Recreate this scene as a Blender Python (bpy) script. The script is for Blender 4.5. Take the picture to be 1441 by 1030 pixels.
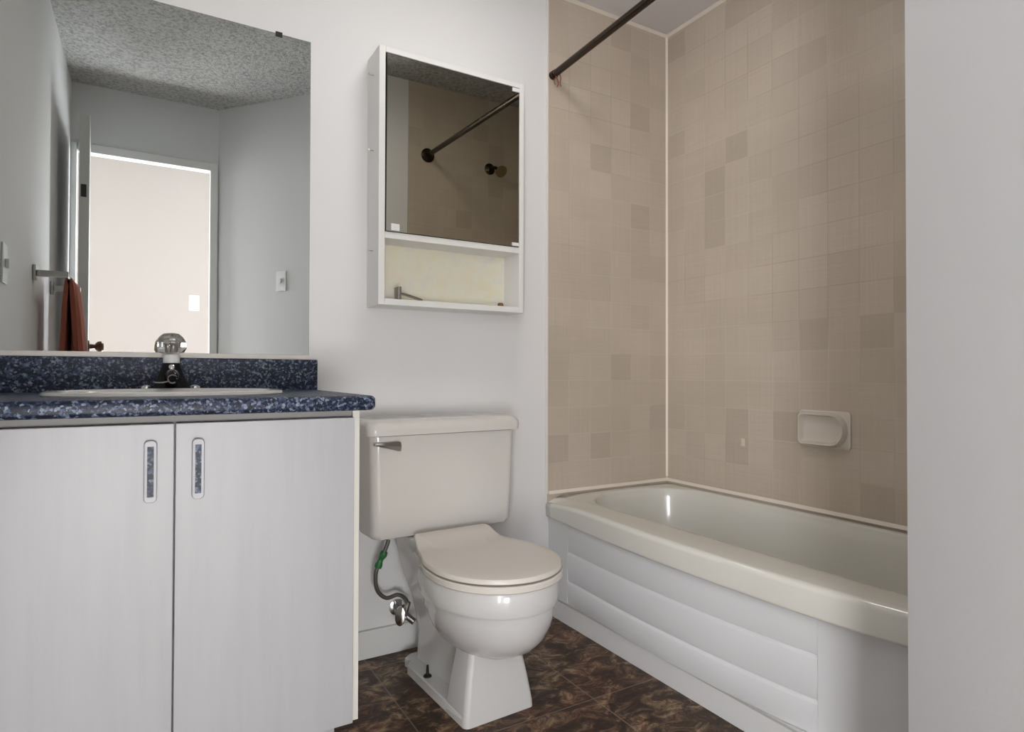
import bpy, bmesh, math, random
from mathutils import Vector, Matrix
PI = math.pi
random.seed(7)
S = bpy.context.scene
for o in list(bpy.data.objects): bpy.data.objects.remove(o)

# ------------------------------------------------------------------ camera
YAW, PIT, ROL = math.radians(30.483), math.radians(0.695), math.radians(0.153)
FPX, CAM = 871.15, Vector((0.0, -2.0158, 0.9394))
F = Vector((math.sin(YAW)*math.cos(PIT), math.cos(YAW)*math.cos(PIT), math.sin(PIT)))
R = Vector((math.cos(YAW), -math.sin(YAW), 0)); U = R.cross(F)
R2 = R*math.cos(ROL)+U*math.sin(ROL); U2 = -R*math.sin(ROL)+U*math.cos(ROL)
cd = bpy.data.cameras.new('camera'); cam = bpy.data.objects.new('camera', cd); S.collection.objects.link(cam)
cd.sensor_fit = 'HORIZONTAL'; cd.sensor_width = 36; cd.lens = FPX*36/1441; cd.clip_start = 0.02
M = Matrix((R2, U2, -F)).transposed().to_4x4(); M.translation = CAM; cam.matrix_world = M
S.camera = cam
# ------------------------------------------------------------------ light and exposure
S.view_settings.view_transform = 'Standard'; S.view_settings.look = 'None'
S.view_settings.exposure = 0.40; S.view_settings.gamma = 1; S.view_settings.use_curve_mapping = False
W = bpy.data.worlds.new('world'); S.world = W; W.use_nodes = True
W.node_tree.nodes['Background'].inputs[0].default_value = (.6, .7, .85, 1); W.node_tree.nodes['Background'].inputs[1].default_value = 0.3
def area(name, loc, direction, sx, sy, power, col):
    l = bpy.data.lights.new(name, 'AREA'); l.shape = 'RECTANGLE'; l.size = sx; l.size_y = sy; l.energy = power; l.color = col
    o = bpy.data.objects.new(name, l); S.collection.objects.link(o); o.location = loc
    o.rotation_euler = Vector(direction).to_track_quat('-Z', 'Y').to_euler(); return o
area('ceiling_lamp_light', (0.85, -0.72, 2.46), (0.0, 0.0, -1), .34, .34, 3.6, (1, .965, .93))  # fill light at the added ceiling lamp
area('window_light_right', (.91, -3.27, 1.22), (-.3, 1, 0), .84, 2.2, 115, (.93, .96, 1))  # fill light at the added right hall window
area('window_light_low', (0, -3.27, .55), (0, 1, .12), .80, .78, 36, (1, .985, .97))  # frontal fill light at the added low hall window
area('window_light_left', (-.91, -3.27, 1.22), (.3, 1, 0), .84, 2.2, 82, (.98, .98, 1))  # fill light at the added left hall window

# ------------------------------------------------------------------ materials
def mat(name, col=(.8, .8, .8), rough=.5, metal=0, bump=0, bscale=60, spec=.5, trans=0, ior=1.45, coat=0):
    m = bpy.data.materials.new(name); m.use_nodes = True; n = m.node_tree.nodes; L = m.node_tree.links
    b = n['Principled BSDF']
    b.inputs['Base Color'].default_value = (*col, 1); b.inputs['Roughness'].default_value = rough; b.inputs['Metallic'].default_value = metal
    b.inputs['Specular IOR Level'].default_value = spec; b.inputs['Transmission Weight'].default_value = trans; b.inputs['IOR'].default_value = ior
    b.inputs['Coat Weight'].default_value = coat
    if bump:
        t = n.new('ShaderNodeTexNoise'); t.inputs['Scale'].default_value = bscale; t.inputs['Detail'].default_value = 4
        tc = n.new('ShaderNodeTexCoord'); L.new(tc.outputs['Object'], t.inputs['Vector'])
        bp = n.new('ShaderNodeBump'); bp.inputs['Strength'].default_value = bump; bp.inputs['Distance'].default_value = .004
        L.new(t.outputs['Fac'], bp.inputs['Height']); L.new(bp.outputs['Normal'], b.inputs['Normal'])
    return m
class NT:
    def __init__(s, m): s.m = m; s.n = m.node_tree.nodes; s.L = m.node_tree.links; s.b = s.n['Principled BSDF']
    def node(s, t, **k):
        x = s.n.new(t)
        for a, v in k.items():
            if a in x.inputs.keys(): x.inputs[a].default_value = v
            else: setattr(x, a, v)
        return x
    def math(s, op, a, b=None, c=None):
        x = s.n.new('ShaderNodeMath'); x.operation = op
        for i, v in enumerate((a, b, c)):
            if v is None: continue
            if isinstance(v, (int, float)): x.inputs[i].default_value = v
            else: s.L.new(v, x.inputs[i])
        return x.outputs[0]
    def ramp(s, fac, stops, interp='LINEAR'):
        x = s.n.new('ShaderNodeValToRGB'); x.color_ramp.interpolation = interp; e = x.color_ramp.elements
        while len(e) < len(stops): e.new(.5)
        for q, (p, c) in zip(e, stops): q.position = p; q.color = (*c, 1)
        s.L.new(fac, x.inputs[0]); return x.outputs[0]
    def mix(s, fac, a, b, mode='MIX'):
        x = s.n.new('ShaderNodeMix'); x.data_type = 'RGBA'; x.blend_type = mode
        for i, v in ((0, fac), (6, a), (7, b)):
            if isinstance(v, (int, float)): x.inputs[i].default_value = v
            elif isinstance(v, tuple): x.inputs[i].default_value = (*v, 1)
            else: s.L.new(v, x.inputs[i])
        return x.outputs[2]
    def xyz(s):
        tc = s.n.new('ShaderNodeTexCoord'); sp = s.n.new('ShaderNodeSeparateXYZ'); s.L.new(tc.outputs['Object'], sp.inputs[0])
        return tc.outputs['Object'], sp.outputs
    def noise(s, vec, scale, detail=3, rough=.5, scl=None):
        if scl:
            mp = s.n.new('ShaderNodeMapping'); mp.inputs['Scale'].default_value = scl; s.L.new(vec, mp.inputs[0]); vec = mp.outputs[0]
        t = s.node('ShaderNodeTexNoise', Scale=scale, Detail=detail, Roughness=rough); s.L.new(vec, t.inputs['Vector']); return t.outputs['Fac']
    def bump(s, h, strength, dist):
        b = s.node('ShaderNodeBump', Strength=strength, Distance=dist); s.L.new(h, b.inputs['Height']); s.L.new(b.outputs['Normal'], s.b.inputs['Normal'])
def tile_mat(name, ax, o1, o2, size=.1075):
    """small square ceramic wall tiles; ax = horizontal axis index, o1/o2 = grid offsets"""
    m = mat(name, rough=.30); t = NT(m); vec, sp = t.xyz()
    u = t.math('DIVIDE', t.math('SUBTRACT', sp[ax], o1), size); v = t.math('DIVIDE', t.math('SUBTRACT', sp[2], o2), size)
    fu, fv = t.math('FRACT', u), t.math('FRACT', v)
    du = t.math('MINIMUM', fu, t.math('SUBTRACT', 1.0, fu)); dv = t.math('MINIMUM', fv, t.math('SUBTRACT', 1.0, fv))
    d = t.math('MINIMUM', du, dv)
    gm = t.math('LESS_THAN', d, .016)
    cv = t.n.new('ShaderNodeCombineXYZ'); t.L.new(t.math('FLOOR', u), cv.inputs[0]); t.L.new(t.math('FLOOR', v), cv.inputs[1]); cv.inputs[2].default_value = 3.3+ax
    wn = t.n.new('ShaderNodeTexWhiteNoise'); t.L.new(cv.outputs[0], wn.inputs['Vector'])
    var = t.ramp(wn.outputs['Value'], [(0, (.49, .415, .337)), (.06, (.51, .434, .355)), (.10, (.54, .46, .378)), (.55, (.565, .482, .398)), (1, (.58, .497, .413))])
    # woven look: fine threads both ways
    s1 = (3, 3, 160) ; s2 = (160, 160, 3)
    th = t.math('ADD', t.noise(vec, 1.0, 2, .5, s1), t.noise(vec, 1.0, 2, .5, s2))
    thc = t.ramp(t.math('MULTIPLY', th, .5), [(.3, (.93, .93, .93)), (.7, (1.03, 1.03, 1.03))])
    bl = t.ramp(t.noise(vec, 1.6, 3, .6), [(.3, (.93, .93, .91)), (.7, (1.04, 1.04, 1.04))])
    c = t.mix(1.0, t.mix(1.0, var, thc, 'MULTIPLY'), bl, 'MULTIPLY')
    grout_n = t.ramp(t.noise(vec, 2.2, 2), [(.38, (.36, .31, .25)), (.55, (.62, .56, .49))])
    c = t.mix(gm, c, t.mix(.42, c, grout_n)); t.L.new(c, t.b.inputs['Base Color'])
    t.bump(t.math('MINIMUM', d, .03), .25, .02)
    return m
def granite_mat():
    m = mat('blue granite laminate', rough=.42, spec=.35); t = NT(m); vec, sp = t.xyz()
    vo = t.node('ShaderNodeTexVoronoi', Scale=210.0); t.L.new(vec, vo.inputs['Vector'])
    sx = t.n.new('ShaderNodeSeparateColor'); t.L.new(vo.outputs['Color'], sx.inputs[0])
    v = t.math('ADD', t.math('MULTIPLY', sx.outputs[0], .62), t.math('MULTIPLY', t.noise(vec, 75, 3, .7), .42))
    c = t.ramp(v, [(.0, (.004, .006, .018)), (.44, (.008, .013, .030)), (.58, (.025, .038, .078)), (.70, (.070, .095, .165)), (.84, (.24, .28, .355)), (.97, (.42, .45, .50))])
    t.L.new(c, t.b.inputs['Base Color']); return m
def floor_mat():
    m = mat('marbled brown vinyl', rough=.33, spec=.35); t = NT(m); vec, sp = t.xyz()
    n1 = t.node('ShaderNodeTexNoise', Scale=12.0, Detail=10.0, Roughness=.78, Distortion=.9)
    mp = t.n.new('ShaderNodeMapping'); mp.inputs['Scale'].default_value = (1, 1.5, 1); mp.inputs['Rotation'].default_value = (0, 0, .5)
    t.L.new(vec, mp.inputs[0]); t.L.new(mp.outputs[0], n1.inputs['Vector'])
    c = t.ramp(n1.outputs['Fac'], [(.34, (.012, .006, .003)), (.45, (.036, .017, .008)), (.50, (.070, .036, .018)), (.56, (.18, .11, .062)), (.62, (.36, .27, .17)), (.72, (.14, .08, .045))])
    n2 = t.noise(vec, 3.2, 3); red = t.ramp(n2, [(.45, (1, 1, 1)), (.6, (1.05, .86, .80)), (.75, (.85, .92, .95))])
    c = t.mix(1.0, c, red, 'MULTIPLY')
    def line(axis, off, s):
        f = t.math('FRACT', t.math('DIVIDE', t.math('SUBTRACT', axis, off), s))
        return t.math('LESS_THAN', t.math('MINIMUM', f, t.math('SUBTRACT', 1.0, f)), .0045)
    g = t.math('MAXIMUM', line(sp[0], .619, .5), line(sp[1], -.585, .5))
    c = t.mix(t.math('MULTIPLY', g, .6), c, (.26, .20, .15)); t.L.new(c, t.b.inputs['Base Color'])
    t.bump(n1.outputs['Fac'], .12, .01); return m
def popcorn_mat():
    m = mat('popcorn ceiling', rough=.95); t = NT(m); vec, sp = t.xyz()
    n = t.noise(vec, 62, 4, .75); c = t.ramp(n, [(.34, (.33, .33, .32)), (.54, (.62, .62, .61)), (.68, (.72, .72, .71))]); t.L.new(c, t.b.inputs['Base Color'])
    t.bump(n, .9, .02); return m
def wood_white():
    m = mat('white woodgrain laminate', rough=.42); t = NT(m); vec, sp = t.xyz()
    n = t.noise(vec, 1.0, 5, .6, (34, 34, 2.4)); c = t.ramp(n, [(.3, (.46, .46, .478)), (.6, (.49, .49, .505))]); t.L.new(c, t.b.inputs['Base Color'])
    t.bump(n, .12, .003); return m
def stained():
    m = mat('yellowed backing board', rough=.6); t = NT(m); vec, sp = t.xyz()
    n = t.noise(vec, 14, 4, .6); side = t.ramp(t.math('SUBTRACT', sp[0], .0), [(0, (0, 0, 0)), (1, (1, 1, 1))])
    c = t.ramp(n, [(.35, (.80, .74, .56)), (.55, (.80, .77, .64)), (.7, (.74, .72, .66))]); t.L.new(c, t.b.inputs['Base Color']); return m
M_ = dict(
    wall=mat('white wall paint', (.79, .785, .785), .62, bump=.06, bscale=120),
    wallgrey=mat('pale grey wall paint', (.65, .65, .655), .62, bump=.06, bscale=120),  # darker copy of the wall paint: the diagonal wall's shade put into colour
    hallwall=mat('warm hall paint', (.50, .465, .445), .6),
    doorwall=mat('door wall paint', (.74, .75, .75), .6),
    tileL=tile_mat('alcove tile back', 0, 1.983, .484), tileR=tile_mat('alcove tile long', 1, -.006, .484), tileF=tile_mat('alcove tile shower', 0, 1.983, .484),
    granite=granite_mat(), floor=floor_mat(), pop=popcorn_mat(), soffit=mat('alcove ceiling paint', (.74, .72, .72), .6),
    lam=wood_white(), edge=mat('cream edging', (.76, .74, .67), .45), white=mat('white plastic', (.80, .80, .80), .35),
    cabw=mat('cabinet white paint', (.80, .795, .77), .4), cream=stained(), grout=mat('cream caulk', (.78, .71, .62), .5),
    caulk=mat('white caulk strip', (.76, .72, .67), .45), trim=mat('white trim paint', (.76, .755, .745), .4),
    toilet=mat('bone porcelain', (.71, .685, .65), .14, spec=.5, coat=.4), toiletw=mat('white porcelain', (.66, .65, .635), .17, coat=.4),
    seat=mat('bone plastic seat', (.72, .675, .615), .22), tub=mat('tub enamel', (.69, .675, .615), .16, coat=.4), apron=mat('tub apron', (.74, .74, .745), .28),
    sink=mat('sink porcelain', (.76, .75, .73), .12, coat=.4),
    chrome=mat('chrome', (.82, .82, .83), .12, 1), dullchrome=mat('dull chrome', (.42, .41, .39), .28, 1), dark=mat('black glossy metal', (.006, .006, .007), .16, spec=.35),
    gap=mat('dark gap', (.03, .028, .026), .7), alu=mat('grey metal channel', (.30, .29, .28), .6, 0),
    bronze=mat('dark bronze metal', (.055, .04, .028), .24, 1), rod=mat('rod metal', (.065, .05, .038), .25, 1), mirror=mat('mirror silver', (.67, .695, .68), .0, 1),
    mirror2=mat('cabinet mirror silver', (.60, .60, .54), .0, 1), mirroredge=mat('mirror edge', (.12, .12, .11), .3), acrylic=mat('clear acrylic', (.80, .78, .76), .06, trans=1, ior=1.49),
    rust=mat('rust brown', (.20, .10, .04), .7), red=mat('red brown string', (.30, .10, .07), .8), green=mat('green tape', (.03, .16, .05), .5),
    towel=mat('rust orange terry', (.36, .105, .065), .95, bump=.8, bscale=400), hose=mat('braided hose', (.20, .19, .17), .38, .8),
    brownk=mat('brown door knob metal', (.13, .08, .055), .3, .8), bolt=mat('black bolt', (.012, .011, .01), .6), door=mat('door paint', (.55, .55, .53), .5),
    dish=mat('beige ceramic', (.66, .60, .525), .18),
    handle=mat('pearl handle', (.56, .56, .59), .5, 0), brass=mat('aged brass', (.30, .24, .12), .35, 1),
)
mg = bpy.data.materials.new('lamp glow'); mg.use_nodes = True; mg.node_tree.nodes['Principled BSDF'].inputs['Emission Color'].default_value = (1, .96, .9, 1); mg.node_tree.nodes['Principled BSDF'].inputs['Emission Strength'].default_value = 3; M_['glow'] = mg  # glow of the added ceiling lamp
mg = bpy.data.materials.new('window daylight'); mg.use_nodes = True; mg.node_tree.nodes['Principled BSDF'].inputs['Emission Color'].default_value = (.85, .93, 1, 1); mg.node_tree.nodes['Principled BSDF'].inputs['Emission Strength'].default_value = 2; M_['day'] = mg  # glow of the panes added in the hall

# ------------------------------------------------------------------ builders
WM = {}
def build(name, bm, m, parent=None, local=False, origin=None, smooth=True, bevel=0, bseg=2, label=None):
    """links one mesh object. bm is in world space unless local=True (then in the parent's space)"""
    if parent is not None:
        P = WM[parent.name]
        if not local: bm.transform(P.inverted())
        w = P
    else:
        w = Matrix.Translation(origin) if origin else Matrix.Identity(4)
        if origin: bm.transform(w.inverted())
    bmesh.ops.recalc_face_normals(bm, faces=bm.faces[:])
    me = bpy.data.meshes.new(name); bm.to_mesh(me); bm.free()
    o = bpy.data.objects.new(name, me); S.collection.objects.link(o); me.materials.append(M_[m])
    if parent is not None: o.parent = parent
    elif origin: o.location = origin
    if smooth:
        for p in me.polygons: p.use_smooth = True
    if bevel:
        b = o.modifiers.new('bevel', 'BEVEL'); b.width = bevel; b.segments = bseg; b.limit_method = 'ANGLE'; b.angle_limit = math.radians(40); b.harden_normals = False
    if smooth:
        me.set_sharp_from_angle(angle=math.radians(38)) if not bevel else None
        if bevel:
            wn = o.modifiers.new('wn', 'WEIGHTED_NORMAL'); wn.keep_sharp = True
    WM[o.name] = w
    if label: o['label'] = label
    return o
def thing(name, label, cat, loc=(0, 0, 0), rz=0, group=None):
    o = bpy.data.objects.new(name, None); S.collection.objects.link(o); o.location = loc; o.rotation_euler = (0, 0, rz); o.empty_display_size = .05
    o['label'] = label; o['category'] = cat
    if group: o['group'] = group
    WM[o.name] = Matrix.Translation(loc) @ Matrix.Rotation(rz, 4, 'Z'); return o
def tag(o, label, cat, group=None):
    o['label'] = label; o['category'] = cat
    if group: o['group'] = group
    return o
def struct(name, bm, m, smooth=False, parent=None, bevel=0):
    o = build(name, bm, m, parent, smooth=smooth, bevel=bevel)
    if parent is None: o['kind'] = 'structure'
    return o
def B(): return bmesh.new()
def box(bm, x0, x1, y0, y1, z0, z1):
    r = bmesh.ops.create_cube(bm, size=1.0)
    for v in r['verts']: v.co = Vector((x0+(v.co.x+.5)*(x1-x0), y0+(v.co.y+.5)*(y1-y0), z0+(v.co.z+.5)*(z1-z0)))
    return bm
def bx(*a): return box(B(), *a)
def loft(bm, loops, cap0=True, cap1=True, closed=True):
    vs = [[bm.verts.new(p) for p in l] for l in loops]; n = len(vs[0])
    for a, b in zip(vs, vs[1:]):
        for i in range(n if closed else n-1):
            bm.faces.new((a[i], a[(i+1) % n], b[(i+1) % n], b[i]))
    if cap0: bm.faces.new(vs[0][::-1])
    if cap1: bm.faces.new(vs[-1])
    return bm
def frame_axes(d):
    d = Vector(d).normalized(); a = Vector((0, 0, 1)) if abs(d.z) < .9 else Vector((1, 0, 0)); u = d.cross(a).normalized(); return u, d.cross(u).normalized()
def lathe(bm, base, axis, prof, n=28):
    """prof: list of (distance along axis, radius)"""
    base = Vector(base); d = Vector(axis).normalized(); u, v = frame_axes(d)
    return loft(bm, [[base+d*h+(u*math.cos(2*PI*i/n)+v*math.sin(2*PI*i/n))*max(r, 1e-4) for i in range(n)] for h, r in prof])
def cyl(bm, a, b, r, r2=None, n=24):
    a = Vector(a); b = Vector(b); return lathe(bm, a, b-a, [(0, r), ((b-a).length, r2 if r2 else r)], n)
def catmull(pts, k=8):
    P = [Vector(p) for p in pts]; P = [P[0]*2-P[1]]+P+[P[-1]*2-P[-2]]; out = []
    for i in range(1, len(P)-2):
        for j in range(k):
            t = j/k; a, b, c, d = P[i-1:i+3]
            out.append(.5*((2*b)+(c-a)*t+(2*a-5*b+4*c-d)*t*t+(3*b-a-3*c+d)*t**3))
    return out+[P[-2]]
def tube(bm, pts, r, n=12, k=8):
    pts = catmull(pts, k) if k else [Vector(p) for p in pts]; loops = []; u = None
    for i, p in enumerate(pts):
        d = (pts[min(i+1, len(pts)-1)]-pts[max(i-1, 0)]).normalized()
        if u is None: u, _ = frame_axes(d)
        u = (u-d*u.dot(d)).normalized(); v = d.cross(u); rr = r(i/(len(pts)-1)) if callable(r) else r
        loops.append([p+(u*math.cos(2*PI*j/n)+v*math.sin(2*PI*j/n))*rr for j in range(n)])
    return loft(bm, loops)
def rrect(x0, x1, y0, y1, r, k=6):
    out = []
    for cx, cy, a0 in ((x1-r, y1-r, 0), (x0+r, y1-r, PI/2), (x0+r, y0+r, PI), (x1-r, y0+r, 1.5*PI)):
        for i in range(k+1): a = a0+PI/2*i/k; out.append((cx+r*math.cos(a), cy+r*math.sin(a)))
    return out
def interp(tab, t):
    for (a, va), (b, vb) in zip(tab, tab[1:]):
        if t <= b:
            w = max(0, (t-a)/(b-a)); w = w*w*(3-2*w) if False else w; return va+(vb-va)*w
    return tab[-1][1]
def smooth_tab(tab):
    P = catmull([(a, b, 0) for a, b in tab], 6); return [(p.x, p.y) for p in P]

XL, XR, H, HA = -.381, 1.983, 2.57, 2.44
XE = 1.347     # where the tile starts on the back wall
YW = -1.54     # shower wall
YD = -2.22     # door wall

# ------------------------------------------------------------------ the room
struct('floor', bx(-1.7, 2.2, -3.4, .12, -.06, 0), 'floor')
struct('wall_back', bx(XL-.1, XR+.1, .0, .1, 0, H), 'wall')
struct('wall_back_tile', bx(XE, XR, -.006, -.0002, .40, HA), 'tileL')
struct('wall_left', bx(XL-.1, XL, YD-.055, 0, 0, H), 'wall')
struct('wall_right', bx(XR, XR+.1, YW-.1, 0, 0, H), 'wall')
struct('wall_right_tile', (lambda b: (box(b, XR-.006, XR-.0002, -.6002, -.0062, .40, HA), box(b, XR-.006, XR-.0002, YW+.0002, -.6002, .40, H-.0003), b)[-1])(B()), 'tileR')
struct('ceiling', bx(-1.7, 2.2, -3.4, .12, H, H+.06), 'pop')
struct('ceiling_alcove', bx(XE-.012, XR-.0002, -.60, -.0002, HA, H-.0005), 'soffit')
def prism(pts, z0, z1): return loft(B(), [[(x, y, z0) for x, y in pts], [(x, y, z1) for x, y in pts]])
struct('wall_shower', prism([(.934, YW), (XR, YW), (XR, YW-.1), (1.017, YW-.1)], 0, H), 'wall')
struct('wall_shower_tile', bx(1.256, XR-.0065, YW+.0002, YW+.006, .40, H-.0003), 'tileF')
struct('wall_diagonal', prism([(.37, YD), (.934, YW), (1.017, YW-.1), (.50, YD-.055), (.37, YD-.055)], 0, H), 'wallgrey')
# door wall with the opening
OX0, OX1, OZ = -.358, .336, 2.195
b = B(); box(b, XL, OX0, YD-.055, YD, 0, H); box(b, OX1, .3695, YD-.055, YD, 0, H); box(b, OX0, OX1, YD-.055, YD, OZ, H); struct('wall_door', b, 'doorwall')
b = B(); box(b, OX1-.012, OX1+.028, YD, YD+.012, 0, OZ+.035); box(b, XL+.001, OX0+.006, YD, YD+.012, 0, OZ+.035); box(b, OX0+.012, OX1-.012, YD, YD+.012, OZ-.012, OZ+.035)
box(b, OX1-.012, OX1-.0003, YD-.055, YD, 0, OZ); box(b, OX0+.0003, OX0+.006, YD-.055, YD, 0, OZ); box(b, OX0+.012, OX1-.012, YD-.055, YD, OZ-.012, OZ-.0003)
struct('trim_door_casing', b, 'white', bevel=.002)
# hall behind the camera
struct('wall_hall_far', bx(-1.6, 1.6, -3.4, -3.3, 0, H), 'hallwall')
struct('wall_hall_left', bx(-1.7, -1.6, -3.4, YD-.055, 0, H), 'hallwall')
struct('wall_hall_right', bx(1.6, 1.7, -3.4, YD-.055, 0, H), 'hallwall')
b = B(); box(b, -1.6, XL-.1, YD-.055, YD, 0, H); struct('wall_hall_near_left', b, 'hallwall')
b = B(); box(b, .501, 1.6, YD-.055, YD, 0, H); struct('wall_hall_near_right', b, 'hallwall')
for i, x in enumerate((-.925, .925)):  # side windows added to the hall wall to brighten the bathroom
    w = struct('window_%d' % (i+1), bx(x-.42, x+.42, -3.299, -3.292, .12, 2.32), 'day')
    b = B(); box(b, x-.46, x-.42, -3.299, -3.28, .08, 2.36); box(b, x+.42, x+.46, -3.299, -3.28, .08, 2.36); box(b, x-.42, x+.42, -3.299, -3.28, .08, .12); box(b, x-.42, x+.42, -3.299, -3.28, 2.32, 2.36); box(b, x-.015, x+.015, -3.2915, -3.284, .12, 2.32)
    build('window_frame', b, 'white', w, smooth=False)
w = struct('window_3', bx(-.42, .42, -3.299, -3.292, .14, .96), 'day')  # low centre window added as a frontal fill source
b = B(); box(b, -.455, -.42, -3.299, -3.28, .10, 1.0); box(b, .42, .455, -3.299, -3.28, .10, 1.0); box(b, -.42, .42, -3.299, -3.28, .10, .14); box(b, -.42, .42, -3.299, -3.28, .96, 1.0)
build('window_frame', b, 'white', w, smooth=False)
# trims
struct('baseboard_back', bx(.4585, .848, -.016, -.0002, 0, .092), 'trim', bevel=.004)
struct('trim_1', bx(XE-.011, XE+.0, -.0085, -.0002, .47, HA-.0005), 'caulk', bevel=.003)
cw = .007
b = B()
for pts in ([(XR-.006, 0), (XR-.006-cw, -.006), (XR-.006, -.006-cw)],):
    loft(b, [[(x, y, .49) for x, y in [(XR-.006, -.006), (XR-.006-cw, -.006), (XR-.006, -.006-cw)]], [(x, y, HA) for x, y in [(XR-.006, -.006), (XR-.006-cw, -.006), (XR-.006, -.006-cw)]]])
struct('trim_2', b, 'grout')
c2 = .010
b = B(); P = [(-.006, HA), (-.006-c2, HA), (-.006, HA-c2)]; loft(b, [[(XE, y, z) for y, z in P], [(XR-.006, y, z) for y, z in P]])
P = [(XR-.006, HA), (XR-.006-c2, HA), (XR-.006, HA-c2)]; loft(b, [[(x, -.006, z) for x, z in P], [(x, -.5998, z) for x, z in P]]); struct('trim_3', b, 'grout')
b = B(); P = [(-.006, .470), (-.012, .470), (-.006, .482)]; loft(b, [[(XE+.003, y, z) for y, z in P], [(XR-.006, y, z) for y, z in P]])
P = [(XR-.006, .470), (XR-.012, .470), (XR-.006, .482)]; loft(b, [[(x, -.006, z) for x, z in P], [(x, YW+.006, z) for x, z in P]]); struct('trim_4', b, 'grout')
# floor trim in front of the tub
b = B(); P = [(1.360, 0), (1.357, .072), (1.346, .086), (1.42, .086), (1.42, 0)]; loft(b, [[(x, -.001, z) for x, z in P], [(x, YW+.001, z) for x, z in P]]); struct('trim_5', b, 'trim')

# door, folded back to the left wall
d = thing('door_1', 'grey-white bathroom door leaf standing open along the left wall, seen in the wall mirror', 'door', (-.33, YD+.03, 0)); d['kind'] = 'structure'
b = B(); p0, p1 = Vector((-.328, -2.185)), Vector((-.290, -1.58)); t = (p1-p0).normalized(); nrm = Vector((t.y, -t.x))*.042
loft(b, [[(q.x, q.y, z) for q in (p0, p1, p1+nrm, p0+nrm)] for z in (.01, 2.18)]); build('door_leaf', b, 'door', d, smooth=False, bevel=.002)
for sgn, nm in ((1, 'a'),):
    q = p1-t*.055+nrm
    b = B(); lathe(b, (q.x-.0, q.y, 1.066), (nrm.x, nrm.y, 0), [(0, .030), (.006, .030), (.008, .012), (.028, .010), (.032, .018), (.042, .026), (.055, .027), (.064, .018), (.066, .002)]); build('door_knob', b, 'brownk', d)
    b = bx(p1.x+.008, p1.x+.030, p1.y-.001, p1.y+.002, 1.78, 1.84); build('latch_plate', b, 'gap', d, smooth=False)

# switches (seen in mirrors)
def switch(loc, axis_deg, label, m='white'):
    t = thing('light_switch', label, 'switch', loc, math.radians(axis_deg), None)
    build('cover_plate', bx(-.036, .036, -.006, 0, -.06, .06), 'white', t, True, bevel=.003)
    build('toggle', bx(-.008, .008, -.016, -.006, -.014, .014), 'white', t, True, bevel=.002)
dd = math.degrees(math.atan2(YW-YD, .934-.37))
dv = Vector((.934-.37, YW-YD)).normalized(); nn = Vector((-dv.y, dv.x)); q = Vector((.68, 0)); q.y = YD+(.68-.37)*(YW-YD)/(.934-.37)
switch((q.x, q.y, 1.483), dd+180, 'white light switch on the angled wall, reflected near the right edge of the wall mirror')
switch((.302, -3.3, 1.471), 180, 'bright white light switch on the hall wall, reflected through the doorway')
switch((XL, -.395, 1.27), 90, 'white switch plate on the left wall at the left edge of the wall mirror')

# ceiling lamp added for fill light (above, outside the frame)
L = thing('ceiling_lamp', 'round white flush ceiling lamp above the toilet', 'lamp', (.85, -.72, H))
build('lamp_base', lathe(B(), (.85, -.72, H), (0, 0, -1), [(0, .17), (.03, .17), (.035, .16)]), 'white', L)
build('lamp_shade', lathe(B(), (.85, -.72, H-.0355), (0, 0, -1), [(0, .155), (.02, .15), (.04, .12), (.05, .07), (.055, .001)]), 'glow', L)

# ------------------------------------------------------------------ vanity
V = thing('vanity_cabinet', 'white two-door vanity cabinet with narrow inlaid handles under the blue counter', 'cabinet', (.04, -.3, 0))
VX0, VX1, VZ0, VZ1, VF = XL+.001, .4335, .126, .8525, -.570
b = B(); box(b, VX0, VX1-.017, VF+.02, -.018, VZ0, VZ1-.004); build('carcass', b, 'lam', V, smooth=False)
build('side_panel', bx(VX1-.0165, VX1, VF, -.003, VZ0, VZ1), 'edge', V, smooth=False, bevel=.001, label='cream edged side panel')
build('plinth', bx(VX0, VX1-.04, VF+.06, -.018, 0, VZ0-.0005), 'lam', V, smooth=False)
build('metal_channel', bx(VX0, VX1-.018, VF+.006, VF+.0195, .838, VZ1-.001), 'alu', V, smooth=False)
for x0, x1, hx, nm, lb in ((VX0, .0475, .0065, 'door', 'left'), (.0505, .4165, .091, 'door', 'right')):
    dr = build('door', bx(x0, x1, VF-.019+.003, VF+.004, VZ0+.003, .836), 'lam', V, smooth=True, bevel=.0015)
    yf = VF-.016
    zc = .743
    h = B(); o = rrect(hx-.0115, hx+.0115, zc-.062, zc+.062, .009, 5); o2 = rrect(hx-.010, hx+.010, zc-.0605, zc+.0605, .008, 5); o3 = rrect(hx-.0058, hx+.0058, zc-.050, zc+.050, .001, 5)
    loft(h, [[(x, yf, z) for x, z in o], [(x, yf-.010, z) for x, z in o], [(x, yf-.014, z) for x, z in o2], [(x, yf-.0135, z) for x, z in o3], [(x, yf-.011, z) for x, z in o3]])
    build('handle', h, 'handle', dr)
    build('handle_inlay', bx(hx-.0056, hx+.0056, yf-.0128, yf-.0112, zc-.0495, zc+.0495), 'granite', dr, smooth=False, label='dark blue speckled inlay')
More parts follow.
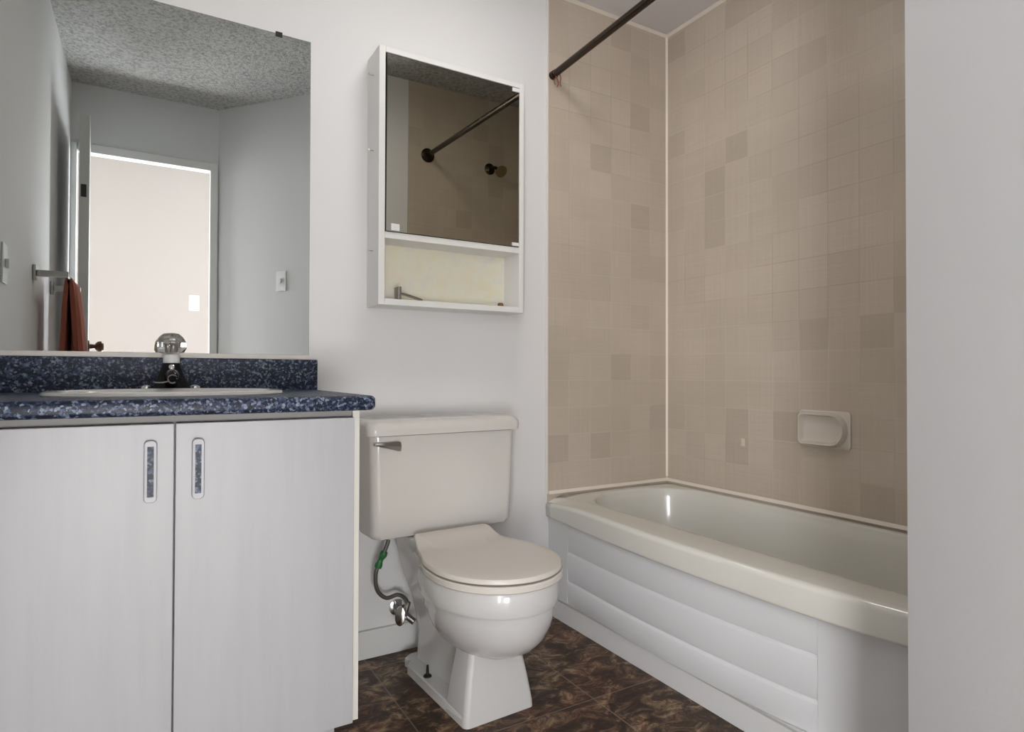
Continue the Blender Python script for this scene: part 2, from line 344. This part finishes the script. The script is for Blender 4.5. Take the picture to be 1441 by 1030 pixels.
# countertop
CT = thing('countertop', 'dark blue speckled stone-look countertop on the white vanity', 'countertop', (.04, -.3, .853))
CZ = .887
b = B(); prof = []
ys0, ys1, xs1, rc = -.610, -.0205, .463, .018
def ctl(ins, z):   # plan outline with rounded front right corner
    pts = [(XL+.001, ys1), (XL+.001, ys0+ins)]
    for i in range(7): a = -PI/2+PI/2*i/6; pts.append((xs1-ins-rc+rc*math.cos(a), ys0+ins+rc+rc*math.sin(a)))
    pts.append((xs1-ins, ys1)); return [(x, y, z) for x, y in pts]
rr = .010
loops = [ctl(rr*(1-math.sin(a)), .853+rr*(1-math.cos(a))) for a in (0, .4, .8, 1.2, PI/2)]+[ctl(rr*(1-math.cos(a)), CZ-rr+rr*math.sin(a)) for a in (0, .4, .8, 1.2, PI/2)]
ct = loft(b, loops); worktop = build('worktop', b, 'granite', CT)
build('backsplash', bx(XL+.001, .463, -.0202, -.0005, .853, .981), 'granite', CT, smooth=True, bevel=.003)

# sink: oval drop-in
SK = thing('sink', 'white oval drop-in sink basin set into the blue countertop', 'sink', (.05, -.315, CZ))
def ell(a, bb, z, n=64): return [(.05+a*math.cos(2*PI*i/n), -.315+bb*math.sin(2*PI*i/n), z) for i in range(n)]
build('basin', loft(B(), [ell(.252, .205, CZ-.002), ell(.254, .207, CZ+.003), ell(.251, .204, CZ+.0085), ell(.243, .196, CZ+.011), ell(.225, .170, CZ+.010), ell(.215, .160, CZ+.003), ell(.205, .150, CZ-.02), ell(.18, .13, CZ-.08), ell(.12, .09, CZ-.125), ell(.03, .03, CZ-.135)], cap0=False), 'sink', SK)
build('drain', lathe(B(), (.05, -.315, CZ-.1345), (0, 0, 1), [(0, .022), (.003, .022), (.004, .015), (.0045, .001)]), 'chrome', SK)
# cut the hole in the worktop
cut = bpy.data.meshes.new('cut'); cb = loft(B(), [[Vector(p)-Vector((.04, -.3, .853)) for p in ell(.235, .188, CZ+.05)], [Vector(p)-Vector((.04, -.3, .853)) for p in ell(.235, .188, .80)]]); bmesh.ops.recalc_face_normals(cb, faces=cb.faces[:]); cb.to_mesh(cut); cb.free()
co = bpy.data.objects.new('cut', cut); S.collection.objects.link(co); co.parent = CT
def boolean(target, cutter):
    md = target.modifiers.new('b', 'BOOLEAN'); md.object = cutter; md.operation = 'DIFFERENCE'; md.solver = 'EXACT'
    bpy.context.view_layer.update(); dg = bpy.context.evaluated_depsgraph_get(); me = bpy.data.meshes.new_from_object(target.evaluated_get(dg)); target.modifiers.remove(md); target.data = me
    for p in me.polygons: p.use_smooth = True
    me.set_sharp_from_angle(angle=math.radians(38))
boolean(worktop, co)
co2 = co.copy(); S.collection.objects.link(co2); co2.parent = V; co2.location = (0, 0, .853)   # same place, seen from the cabinet
bpy.context.view_layer.update()
carc = [o for o in V.children if o.name.startswith('carcass')][0]; boolean(carc, co2)
bpy.data.objects.remove(co); bpy.data.objects.remove(co2)

# faucet on the back ledge of the counter
FX, FY = .056, -.080
FT = thing('faucet', 'single-knob faucet with a clear faceted knob and black flared spout', 'faucet', (FX, FY, CZ))
b = B(); o = rrect(FX-.082, FX+.082, FY-.024, FY+.024, .0235, 8); o2 = rrect(FX-.078, FX+.078, FY-.020, FY+.020, .0195, 8)
loft(b, [[(x, y, CZ+.0003) for x, y in o], [(x, y, CZ+.006) for x, y in o], [(x, y, CZ+.010) for x, y in o2]]); build('base_plate', b, 'chrome', FT)
for s in (-1, 1): build('end_cap', lathe(B(), (FX+s*.058, FY, CZ+.0095), (0, 0, 1), [(0, .016), (.006, .015), (.010, .009), (.011, .001)]), 'chrome', FT)
def tr(cx, cy, wx, wy, z, r=.006): return [(x, y, z) for x, y in rrect(cx-wx, cx+wx, cy-wy, cy+wy, min(r, wx*.9, wy*.9), 4)]
build('spout', loft(B(), [tr(FX, FY-.012, .046, .030, CZ+.009), tr(FX, FY-.012, .043, .028, CZ+.016), tr(FX, FY-.008, .034, .024, CZ+.034), tr(FX, FY-.004, .024, .021, CZ+.062), tr(FX, FY, .019, .019, CZ+.078)]), 'dark', FT)  # chrome spout; the dark it reflects is painted as black base colour
build('spout_tip', tube(B(), [(FX, FY-.02, CZ+.036), (FX, FY-.07, CZ+.046), (FX, FY-.115, CZ+.043), (FX, FY-.135, CZ+.032)], lambda t: .019-.006*t, 16), 'dark', FT)
build('collar', lathe(B(), (FX, FY, CZ+.0783), (0, 0, 1), [(0, .0195), (.001, .0205), (.022, .0205), (.024, .018)]), 'white', FT, label='pale collar')
b = B(); n = 10; K = []
for h, r in ((0, .016), (.005, .034), (.016, .0405), (.032, .0395), (.046, .031), (.056, .019), (.058, .010)):
    K.append([(FX+r*math.cos(2*PI*(i+.25)/n)*(1 if i % 2 else .84), FY+r*math.sin(2*PI*(i+.25)/n)*(1 if i % 2 else .84), CZ+.1028+h) for i in range(n)])
build('knob', loft(b, K), 'acrylic', FT, smooth=False, label='clear faceted knob')
build('knob_core', lathe(B(), (FX, FY, CZ+.1025), (0, 0, 1), [(0, .010), (.024, .009), (.026, .013), (.030, .012), (.031, .001)]), 'dullchrome', FT)
b = lathe(B(), (FX, FY-.022, CZ+.066), (0, -1, .3), [(0, .006), (.003, .0085), (.006, .007), (.008, .002)], 16); build('spout_screw', b, 'chrome', FT)
b = B(); tube(b, [(FX+.010*math.cos(a)-.001, FY-.137, CZ+.036+.010*math.sin(a)) for a in [i*2*PI/14 for i in range(13)]], .0018, 8, 2); build('stopper_ring', b, 'dullchrome', FT)
build('stopper_rod', tube(B(), [(FX-.011, FY-.137, CZ+.030), (FX-.025, FY-.137, CZ+.027), (FX-.040, FY-.135, CZ+.0275)], .0016, 8), 'dullchrome', FT)

# ------------------------------------------------------------------ wall mirror
WMR = thing('wall_mirror', 'large frameless wall mirror above the vanity backsplash', 'mirror', (.03, 0, .995))
build('mirror_glass', bx(XL+.001, .438, -.005, -.0006, .996, 1.990), 'mirror', WMR, smooth=False)
b = B(); box(b, XL+.001, .4395, -.0009, -.0003, .995, 1.9925); build('mirror_backing', b, 'mirroredge', WMR, smooth=False)
build('bottom_channel', bx(XL+.001, .438, -.012, -.0006, .9815, .9955), 'caulk', WMR, smooth=False, bevel=.001)
build('clip', bx(.332, .352, -.0075, -.0052, 1.981, 1.9955), 'gap', WMR, smooth=False)

# ------------------------------------------------------------------ medicine cabinet
X0, X1, Z0, Z1, YF = .625, 1.163, 1.157, 1.983, -.12
MC = thing('medicine_cabinet', 'white medicine cabinet with a mirrored door above an open niche, hung over the toilet', 'cabinet', ((X0+X1)/2, 0, Z0))
b = B(); box(b, X0, X0+.021, YF, -.0005, Z0, Z1); box(b, X1-.018, X1, YF, -.0005, Z0, Z1); box(b, X0+.021, X1-.018, YF, -.0005, Z1-.018, Z1); box(b, X0+.021, X1-.018, YF, -.0005, Z0, Z0+.020)
build('case', b, 'cabw', MC, smooth=False, bevel=.0015)
build('shelf', bx(X0+.0215, X1-.0185, YF+.001, -.013, 1.370, 1.391), 'cabw', MC, smooth=False, bevel=.001)
build('back_panel', bx(X0+.0215, X1-.0185, -.012, -.001, Z0+.0205, Z1-.0185), 'cream', MC, smooth=False, label='yellowed cream back board')
b = bx(X0+.024, X1-.0245, YF-.003, YF+.002, 1.3925, 1.9575)
for v in b.verts: v.co.y += -math.tan(math.radians(.45))*(v.co.z-1.3925)
md = build('mirror_door', b, 'mirror2', MC, smooth=False)
build('mirror_gap', bx(X0+.0215, X1-.0187, YF+.004, YF+.008, 1.3915, Z1-.0185), 'gap', MC, smooth=False)  # dark sheet standing in for the shade in the gap around the door
def clip(x0, x1, z0, z1, dy): build('clip', bx(x0, x1, YF-.006-dy, YF-.0032-dy, z0, z1), 'white', md, smooth=False, bevel=.001)
clip(.665, .693, 1.395, 1.417, .0); clip(1.112, 1.140, 1.3935, 1.406, .0); clip(1.110, 1.1385, 1.944, 1.9575, .0043)
for z in (1.905, 1.66, 1.335):
    build('side_screw', tube(B(), [(X0-.0002, -.066, z), (X0-.012, -.066, z), (X0-.018, -.066, z+.004)], .0018, 8, 4), 'dullchrome', MC)
RZ = thing('safety_razor', 'small metal T-shaped razor lying at the left end of the open niche', 'razor', (.70, -.07, Z0+.0205))
zf = Z0+.0205
build('razor_handle', tube(B(), [(.708, -.085, zf+.024), (.735, -.082, zf+.019), (.790, -.078, zf+.006)], .0048, 10), 'dullchrome', RZ)
b = bx(.697, .709, -.104, -.066, zf+.0003, zf+.044); build('razor_head', b, 'dullchrome', RZ, bevel=.002)
tag(build('bottle_cap', lathe(B(), (1.105, -.055, zf+.0003), (0, 0, 1), [(0, .010), (.002, .011), (.014, .0105), (.018, .008), (.019, .001)], 16), 'rust', origin=(1.105, -.055, zf)), 'tiny rust brown cap standing at the right end of the open niche', 'cap')

# ------------------------------------------------------------------ toilet
TT = thing('toilet', 'bone white two-piece toilet with closed lid between the vanity and the tub', 'toilet', (.812, -.028, 0), math.radians(3))
def sec(x0, x1, y0, y1, r, z, k=6): return [(x, y, z) for x, y in rrect(x0, x1, y0, y1, r, k)]
T0, T1 = .430, .748
build('tank', loft(B(), [sec(-.214, .236, -.150, -.020, .02, T0), sec(-.229, .251, -.165, -.010, .03, T0+.006), sec(-.237, .259, -.173, -.004, .032, T0+.022), sec(-.240, .262, -.176, -.004, .03, T0+.10), sec(-.246, .267, -.180, -.004, .028, T1)]), 'toilet', TT, True)
build('tank_lid', loft(B(), [sec(-.252, .272, -.186, .001, .028, T1+.0015), sec(-.260, .281, -.194, .004, .030, T1+.003), sec(-.262, .283, -.196, .005, .030, T1+.018), sec(-.261, .282, -.195, .005, .032, T1+.032), sec(-.254, .275, -.188, .003, .034, T1+.043), sec(-.240, .261, -.174, -.004, .034, T1+.049)]), 'toilet', TT, True)
b = B(); pts = [(-.230, .7305, .004), (-.222, .732, .006), (-.190, .7345, .012), (-.158, .7355, .017), (-.148, .733, .016)]
lv = []
for x, zt, hh in pts: lv.append([(x, -.181-d, z) for d, z in ((.003, zt-hh*.9), (.012, zt-hh*.9), (.016, zt-hh*.5), (.012, zt-hh*.05), (.003, zt))])
lv = []
for x, zc, hh in ((-.243, .7265, .003), (-.233, .7265, .0048), (-.200, .7225, .0095), (-.168, .7185, .0145), (-.160, .7175, .0135)):
    lv.append([(x, -.1835+.0, zc-hh), (x, -.194, zc-hh), (x, -.199, zc), (x, -.194, zc+hh), (x, -.1835, zc+hh)])
build('flush_lever', loft(b, lv), 'dullchrome', TT, True, label='small grey tapered flush lever')
# bowl: stacked sections with an overhanging rim band
def egg(rx, yf, yb, z, n=56, sq=2.0):
    yc = (yf*.52+yb*.48) if sq else 0; out = []
    for i in range(n):
        a = 2*PI*i/n; cx, sy = math.cos(a), math.sin(a)
        x = rx*cx; y = yc+(abs(yb-yc) if sy > 0 else abs(yf-yc))*sy
        out.append((x, y, z))
    return out
def eggx(rx, yf, yb, z, dx=0): return [(x+dx, y, z) for x, y, z in egg(rx, yf, yb, z)]
build('bowl', loft(B(), [eggx(.055, -.49, -.30, .168, .008), eggx(.080, -.53, -.26, .172, .008), eggx(.105, -.567, -.235, .184, .008), eggx(.127, -.601, -.22, .204, .007), eggx(.146, -.628, -.21, .232, .006), eggx(.160, -.645, -.205, .265, .004), eggx(.1685, -.6535, -.2, .300, .002), eggx(.1715, -.656, -.198, .3215, .001), eggx(.1725, -.6565, -.198, .3245), eggx(.179, -.663, -.195, .3255), eggx(.181, -.665, -.195, .330), egg(.1825, -.6665, -.195, .350), egg(.1825, -.6665, -.195, .381), egg(.179, -.663, -.198, .388), egg(.15, -.62, -.24, .3895)]), 'toiletw', TT, True)
# pedestal: foot flange, recessed trapway, flared front foot
b = B()
fl = [(-.075, -.075), (-.098, -.090), (-.092, -.115), (-.112, -.140), (-.112, -.300), (-.111, -.490), (-.100, -.506), (.100, -.506), (.111, -.490), (.112, -.300), (.112, -.140), (.092, -.115), (.098, -.090), (.075, -.075)]
loft(b, [[(x, y, .0003) for x, y in fl], [(x, y, .026) for x, y in fl], [(x*.97, y*.99-.003, .030) for x, y in fl]])
loft(b, [sec(-.066, .066, -.43, -.085, .03, .02), sec(-.062, .062, -.43, -.095, .03, .12), sec(-.078, .078, -.46, -.075, .035, .22), sec(-.100, .100, -.46, -.045, .04, .30), sec(-.118, .118, -.45, -.025, .04, .40), sec(-.118, .118, -.24, -.02, .03, .4285)])
# flared front foot
def foot(w, yf, yb, z, r=.016): return sec(-w, w, yf, yb, r, z, 5)
loft(b, [foot(.112, -.510, -.385, .0005), foot(.111, -.509, -.385, .02), foot(.100, -.500, -.39, .09), foot(.088, -.492, -.395, .15), foot(.078, -.485, -.40, .21), foot(.072, -.482, -.40, .26)])
build('pedestal', b, 'toiletw', TT, True)
def lidout(s, yf, yb, hw, rx):
    pts = []; yc = yf+rx*1.08
    for i in range(33): a = PI+PI*i/32; pts.append((rx*math.cos(a), yc+(yc-yf)*math.sin(a)))
    Q = catmull([(rx, yc, 0), (rx*.97, yc+.075, 0), (rx*.85, yc+.145, 0), (hw+.010, yb-.012, 0), (hw, yb, 0)], 5)[1:]
    rt = [(p.x, p.y) for p in Q]; pts += rt
    for i in range(1, 12): pts.append((hw-2*hw*i/12, yb))
    pts += [(-x, y) for x, y in rt[::-1]]; return pts
yr = -.208
def lidz(y, z): 
    t = min(1, max(0, (y+.285)/.065)); return z+.026*t*t*(3-2*t)
def inset(o, k, cy=-.44): return [(x*k, cy+(y-cy)*k) for x, y in o]
so = lidout(1, -.672, -.232, .13, .1865)
build('seat', loft(B(), [[(x, y, .3905) for x, y in inset(so, .985)], [(x, y, .394) for x, y in so], [(x, y, .406) for x, y in so], [(x, y, .4095) for x, y in inset(so, .985)]]), 'seat', TT, True)
lo = lidout(1, -.668, yr, .117, .1845)
rings = [(.975, .4125), (1.0, .4150), (1.0, .4215), (.985, .4265), (.95, .4285), (.8, .430), (.6, .4312), (.3, .4318), (.08, .432)]
build('seat_lid', loft(B(), [[(x, y, lidz(y, z) if z > .414 else z) for x, y in inset(lo, k)] for k, z in rings]), 'seat', TT, True)
for s in (-1, 1): build('hinge', cyl(B(), (s*.07-.018, -.212, .425), (s*.07+.018, -.212, .425), .010), 'seat', TT, True)
for s in (-1, 1):
    build('floor_bolt', lathe(B(), (s*.093, -.245, .0295), (0, 0, 1), [(0, .013), (.004, .012), (.006, .005), (.034, .0035), (.035, .001)], 14), 'bolt', TT, True, label='black floor bolt')

# water supply
WS = thing('water_supply_valve', 'chrome shut-off valve with oval handle and braided hose on the wall left of the toilet', 'valve', (.735, 0, .148))
build('escutcheon', lathe(B(), (.735, -.0004, .148), (0, -1, 0), [(0, .028), (.004, .027), (.010, .014)]), 'chrome', WS)
build('valve_body', (lambda b: (cyl(b, (.735, -.008, .148), (.735, -.085, .143), .010), cyl(b, (.735, -.070, .140), (.748, -.075, .185), .009), cyl(b, (.735, -.066, .146), (.762, -.092, .122), .012, .011), b)[-1])(B()), 'dullchrome', WS)
b = lathe(B(), (0, 0, 0), (0, 0, 1), [(0, .012), (.002, .022), (.006, .025), (.012, .024), (.015, .016), (.016, .001)], 28)
b.transform(Matrix.Translation((.722, -.078, .146)) @ Vector((-.75, -1, .15)).to_track_quat('Z', 'Y').to_matrix().to_4x4() @ Matrix.Diagonal((.72, 1.25, 1, 1))); build('valve_handle', b, 'chrome', WS)
hp = [(.672, -.10, .429), (.668, -.098, .395), (.650, -.09, .345), (.634, -.085, .300), (.640, -.08, .245), (.672, -.075, .212), (.712, -.072, .214), (.738, -.073, .196), (.747, -.075, .172)]
hs = build('supply_hose', tube(B(), hp, .0065, 12), 'hose', WS)
build('hose_nut', lathe(B(), (.672, -.10, .4295), (0, 0, -1), [(0, .013), (.018, .013), (.022, .009)], 6), 'white', WS)
build('tape', tube(B(), [(.660, -.0945, .368), (.6485, -.090, .343), (.6395, -.087, .318)], lambda t: .0105+.002*math.sin(t*9), 10), 'green', WS, label='green tape around the hose')

# ------------------------------------------------------------------ bathtub
TB = thing('bathtub', 'cream white alcove bathtub with a bowed front rim', 'bathtub', (1.66, -.77, 0))
lipt = smooth_tab([(0, 1.338), (.35, 1.305), (.7, 1.288), (1.1, 1.298), (1.33, 1.325), (1.54, 1.362)])
Y0, Y1 = -.0062, YW+.0062
poly = [(interp(lipt, -y), y) for y in [Y0+(Y1-Y0)*i/40 for i in range(41)]]+[(XR-.0062, Y1), (XR-.0062, Y0)]
inn = rrect(1.445, 1.940, -1.475, -.060, .20, 10)
inn = [(x-(.028*math.sin(PI*min(1, max(0, -y/1.54))) if x < 1.66 else 0), y) for x, y in inn]
C0 = Vector((1.68, -.77))
def hit(pl, a):
    d = Vector((math.cos(a), math.sin(a))); best = None
    for i in range(len(pl)):
        p = Vector(pl[i])-C0; q = Vector(pl[(i+1) % len(pl)])-C0; e = q-p; den = d.x*e.y-d.y*e.x
        if abs(den) < 1e-12: continue
        t = (p.x*e.y-p.y*e.x)/den; s = (p.x*d.y-p.y*d.x)/den
        if t > 0 and -1e-6 <= s <= 1+1e-6 and (best is None or t > best): best = t
    return C0+d*best
ang = sorted([2*PI*i/140 for i in range(140)]+[math.atan2(p[1]-C0.y, p[0]-C0.x) % (2*PI) for p in ((poly[0]), poly[40], poly[41], poly[42])])
outer = [hit(poly, a) for a in ang]; inner = [hit(inn, a) for a in ang]
def ring(k, z, base=None, cxy=C0, dx=0, dy=0):
    """k: 0 outer .. 1 inner opening"""
    return [(o.x+(i.x-o.x)*k, o.y+(i.y-o.y)*k, z) for o, i in zip(outer, inner)]
def off(dist, z):   # shift the front edge only; the lip rounds down near the back wall
    out = []
    for o in outer:
        lx = interp(lipt, -o.y); f = max(0.0, 1-(o.x-lx)/.10)
        out.append((o.x+dist*f, o.y, z-(.020*math.exp(-(o.y/.16)**2)*f*f if z > .44 else 0)))
    return out
def shr(kx, ky, z, dy=0): return [(C0.x+(i.x-C0.x)*kx, C0.y+dy+(i.y-C0.y)*ky, z) for i in inner]
loops = [off(.055, .385), off(.008, .385), off(.002, .387), off(0, .392), off(0, .394), off(-.002, .446), off(-.001, .451), off(.002, .4555), off(.006, .459), off(.012, .4610), off(.014, .4612), ring(.35, .4635), ring(.72, .4625), ring(.88, .4615), ring(.95, .4595), ring(.985, .456), ring(1.0, .450), shr(.985, .994, .440), shr(.975, .990, .428), shr(.96, .985, .41), shr(.93, .965, .32), shr(.885, .93, .22), shr(.83, .895, .15), shr(.74, .85, .115), shr(.55, .74, .103), shr(.1, .1, .098)]
ts = build('tub_shell', loft(B(), loops, cap0=False), 'tub', TB)
for e in ts.data.edges: e.use_edge_sharp = False
apt = smooth_tab([(0, 1.352), (.13, 1.348), (.45, 1.330), (.77, 1.330), (1.0, 1.346), (1.12, 1.362), (1.33, 1.392), (1.54, 1.432)])
def apron(name, y0, y1, prof, lab=None, n=30):
    ys = [y0+(y1-y0)*i/n for i in range(n+1)]
    return build(name, loft(B(), [[(interp(apt, -y)+dx, y, z) for dx, z in prof] for y in ys]), 'apron', TB, label=lab)
GR = [.088, .172, .278, .392]
for z0, z1 in zip(GR, GR[1:]):
    apron('apron_plank', -.134, -1.120, [(.03, z0), (.0045, z0), (.0035, z0+.002), (0, z1-.011), (.0015, z1-.006), (.008, z1), (.03, z1)])
apron('apron_end_panel', -.002, -.1325, [(.03, .088), (.001, .088), (.001, .392), (.03, .392)], n=6)
apron('apron_end_panel', -1.1215, YW+.001, [(.03, .088), (-.001, .088), (-.001, .392), (.03, .392)], n=14)
# soap dish
SD = thing('soap_dish', 'square beige ceramic soap dish with a rounded rim on the tiled wall above the tub', 'soap dish', (XR-.006, -.745, .69))
ya, yb, za, zb = -.838, -.655, .690, .817
xw = XR-.0062
def D(y0, y1, z0, z1, r, x):   # y1 = far end (square), y0 = near end (rounded)
    out = []; k = 7
    for cy, cz, a0, rad in ((y1-.012, z1-.012, 0, .012), (y0+r, z1-r, PI/2, r), (y0+r, z0+r, PI, r), (y1-.012, z0+.012, 1.5*PI, .012)):
        for i in range(k+1): a = a0+PI/2*i/k; out.append((x, cy+rad*math.cos(a), cz+rad*math.sin(a)))
    return out
build('dish_plate', loft(B(), [D(ya, yb, za, zb, .014, xw), D(ya, yb, za, zb, .014, xw-.006), D(ya+.006, yb-.006, za+.006, zb-.006, .012, xw-.010)]), 'dish', SD)
build('dish_rim', loft(B(), [D(ya+.006, yb-.004, za+.006, zb-.006, .055, xw-.009), D(ya+.009, yb-.006, za+.008, zb-.007, .054, xw-.024), D(ya+.014, yb-.010, za+.012, zb-.011, .049, xw-.030), D(ya+.020, yb-.014, za+.016, zb-.015, .044, xw-.029), D(ya+.026, yb-.019, za+.021, zb-.020, .040, xw-.012), D(ya+.050, yb-.045, za+.034, zb-.034, .020, xw-.0105)], cap0=False), 'dish', SD)
tag(build('screw_anchor', (lambda b: (box(b, XR-.010, XR-.0062, -.422, -.404, .663, .669), box(b, XR-.010, XR-.0062, -.422, -.404, .687, .692), box(b, XR-.009, XR-.0062, -.421, -.405, .669, .687), b)[-1])(B()), 'dish', smooth=False, origin=(XR-.0062, -.413, .678)), 'tiny broken mount stub on the long tiled wall, left of the soap dish', 'mount')

# shower rod, string, shower head
SR = thing('shower_rod', 'dark metal shower curtain rod spanning the tub alcove', 'curtain rod', (1.37, -.77, 2.13))
build('rod', cyl(B(), (1.364, -.012, 2.112), (1.372, YW+.010, 2.165), .0135), 'rod', SR)
for y, z, x, s in ((-.0064, 2.112, 1.364, -1), (YW+.0064, 2.165, 1.372, 1)):
    if s > 0: build('flange', lathe(B(), (x, y, z), (0, s, 0), [(0, .040), (.005, .040), (.012, .028), (.020, .020), (.034, .019)]), 'bronze', SR)
    else: build('flange', lathe(B(), (x, y, z), (0, s, 0), [(0, .0165), (.005, .0165), (.010, .016), (.020, .0155)]), 'bronze', SR)
b = B(); tube(b, [(1.362, -.028, 2.128), (1.352, -.030, 2.112), (1.366, -.032, 2.096), (1.376, -.03, 2.075), (1.370, -.03, 2.060)], .0022, 8); tube(b, [(1.378, -.030, 2.118), (1.386, -.032, 2.10), (1.384, -.03, 2.078), (1.388, -.03, 2.066)], .0020, 8); tube(b, [(1.366, -.032, 2.098), (1.356, -.03, 2.082), (1.362, -.03, 2.066)], .0018, 8)
tag(build('curtain_string', b, 'red', origin=(1.37, -.03, 2.098)), 'frayed reddish string hanging from the wall end of the shower rod', 'string')
SH = thing('shower_fixture', 'dark shower head on a short arm, reflected in the medicine cabinet mirror', 'shower head', (1.776, YW+.006, 2.15))
build('wall_flange', lathe(B(), (1.776, YW+.0064, 2.155), (0, 1, 0), [(0, .034), (.004, .034), (.014, .018), (.018, .010)]), 'bronze', SH)
build('shower_arm', tube(B(), [(1.776, YW+.012, 2.155), (1.785, YW+.05, 2.155), (1.80, YW+.085, 2.135)], .009, 12), 'bronze', SH)
build('shower_face', lathe(B(), (1.797, YW+.078, 2.140), (.10, .75, -.55), [(0, .010), (.012, .016), (.030, .034), (.040, .036), (.041, .028), (.0415, .010), (.040, .001)]), 'brass', SH)

# towel bar with towel (left wall, seen in the wall mirror)
TR = thing('towel_bar', 'grey metal towel bar on the left wall, reflected at the left of the wall mirror', 'towel bar', (XL, -.85, 1.30))
build('bar', cyl(B(), (XL+.100, -.96, 1.320), (XL+.100, -1.46, 1.320), .009, n=16), 'dullchrome', TR)
for y in (-.96, -1.46): build('post', (lambda b: (box(b, XL+.0005, XL+.012, y-.022, y+.022, 1.290, 1.350), box(b, XL+.012, XL+.112, y-.010, y+.010, 1.308, 1.332), b)[-1])(B()), 'dullchrome', TR, smooth=True, bevel=.003)
b = B(); NY, loops = 26, []
sect = [(.070, .80), (.072, 1.0), (.079, 1.20), (.086, 1.29), (.090, 1.320), (.100, 1.3325), (.112, 1.323), (.119, 1.29), (.128, 1.17), (.140, .97), (.146, .74)]
for j in range(NY+1):
    y = -1.38+.32*j/NY; w = .010*math.sin(j*1.1)+.005*math.sin(j*2.7)
    L1 = [(XL+x+(.1+.9*min(1, (1.33-z)/.3 if z < 1.33 else 0))*w*(1 if x > .1 else .5), y+.01*math.sin(z*9), z) for x, z in sect]
    L2 = [(x+(-.017*min(1, (1.335-z)/.05) if i > 5 else .017*min(1, (1.335-z)/.05) if i < 5 else 0), yy, z-(.003 if 4 <= i <= 6 else 0)) for i, (x, yy, z) in list(enumerate(L1))[::-1]]
    loops.append(L1+L2)
loft(b, loops); tag(build('towel', b, 'towel', origin=(XL+.07, -1.05, 1.31)), 'rust orange towel draped over the metal towel bar', 'towel')
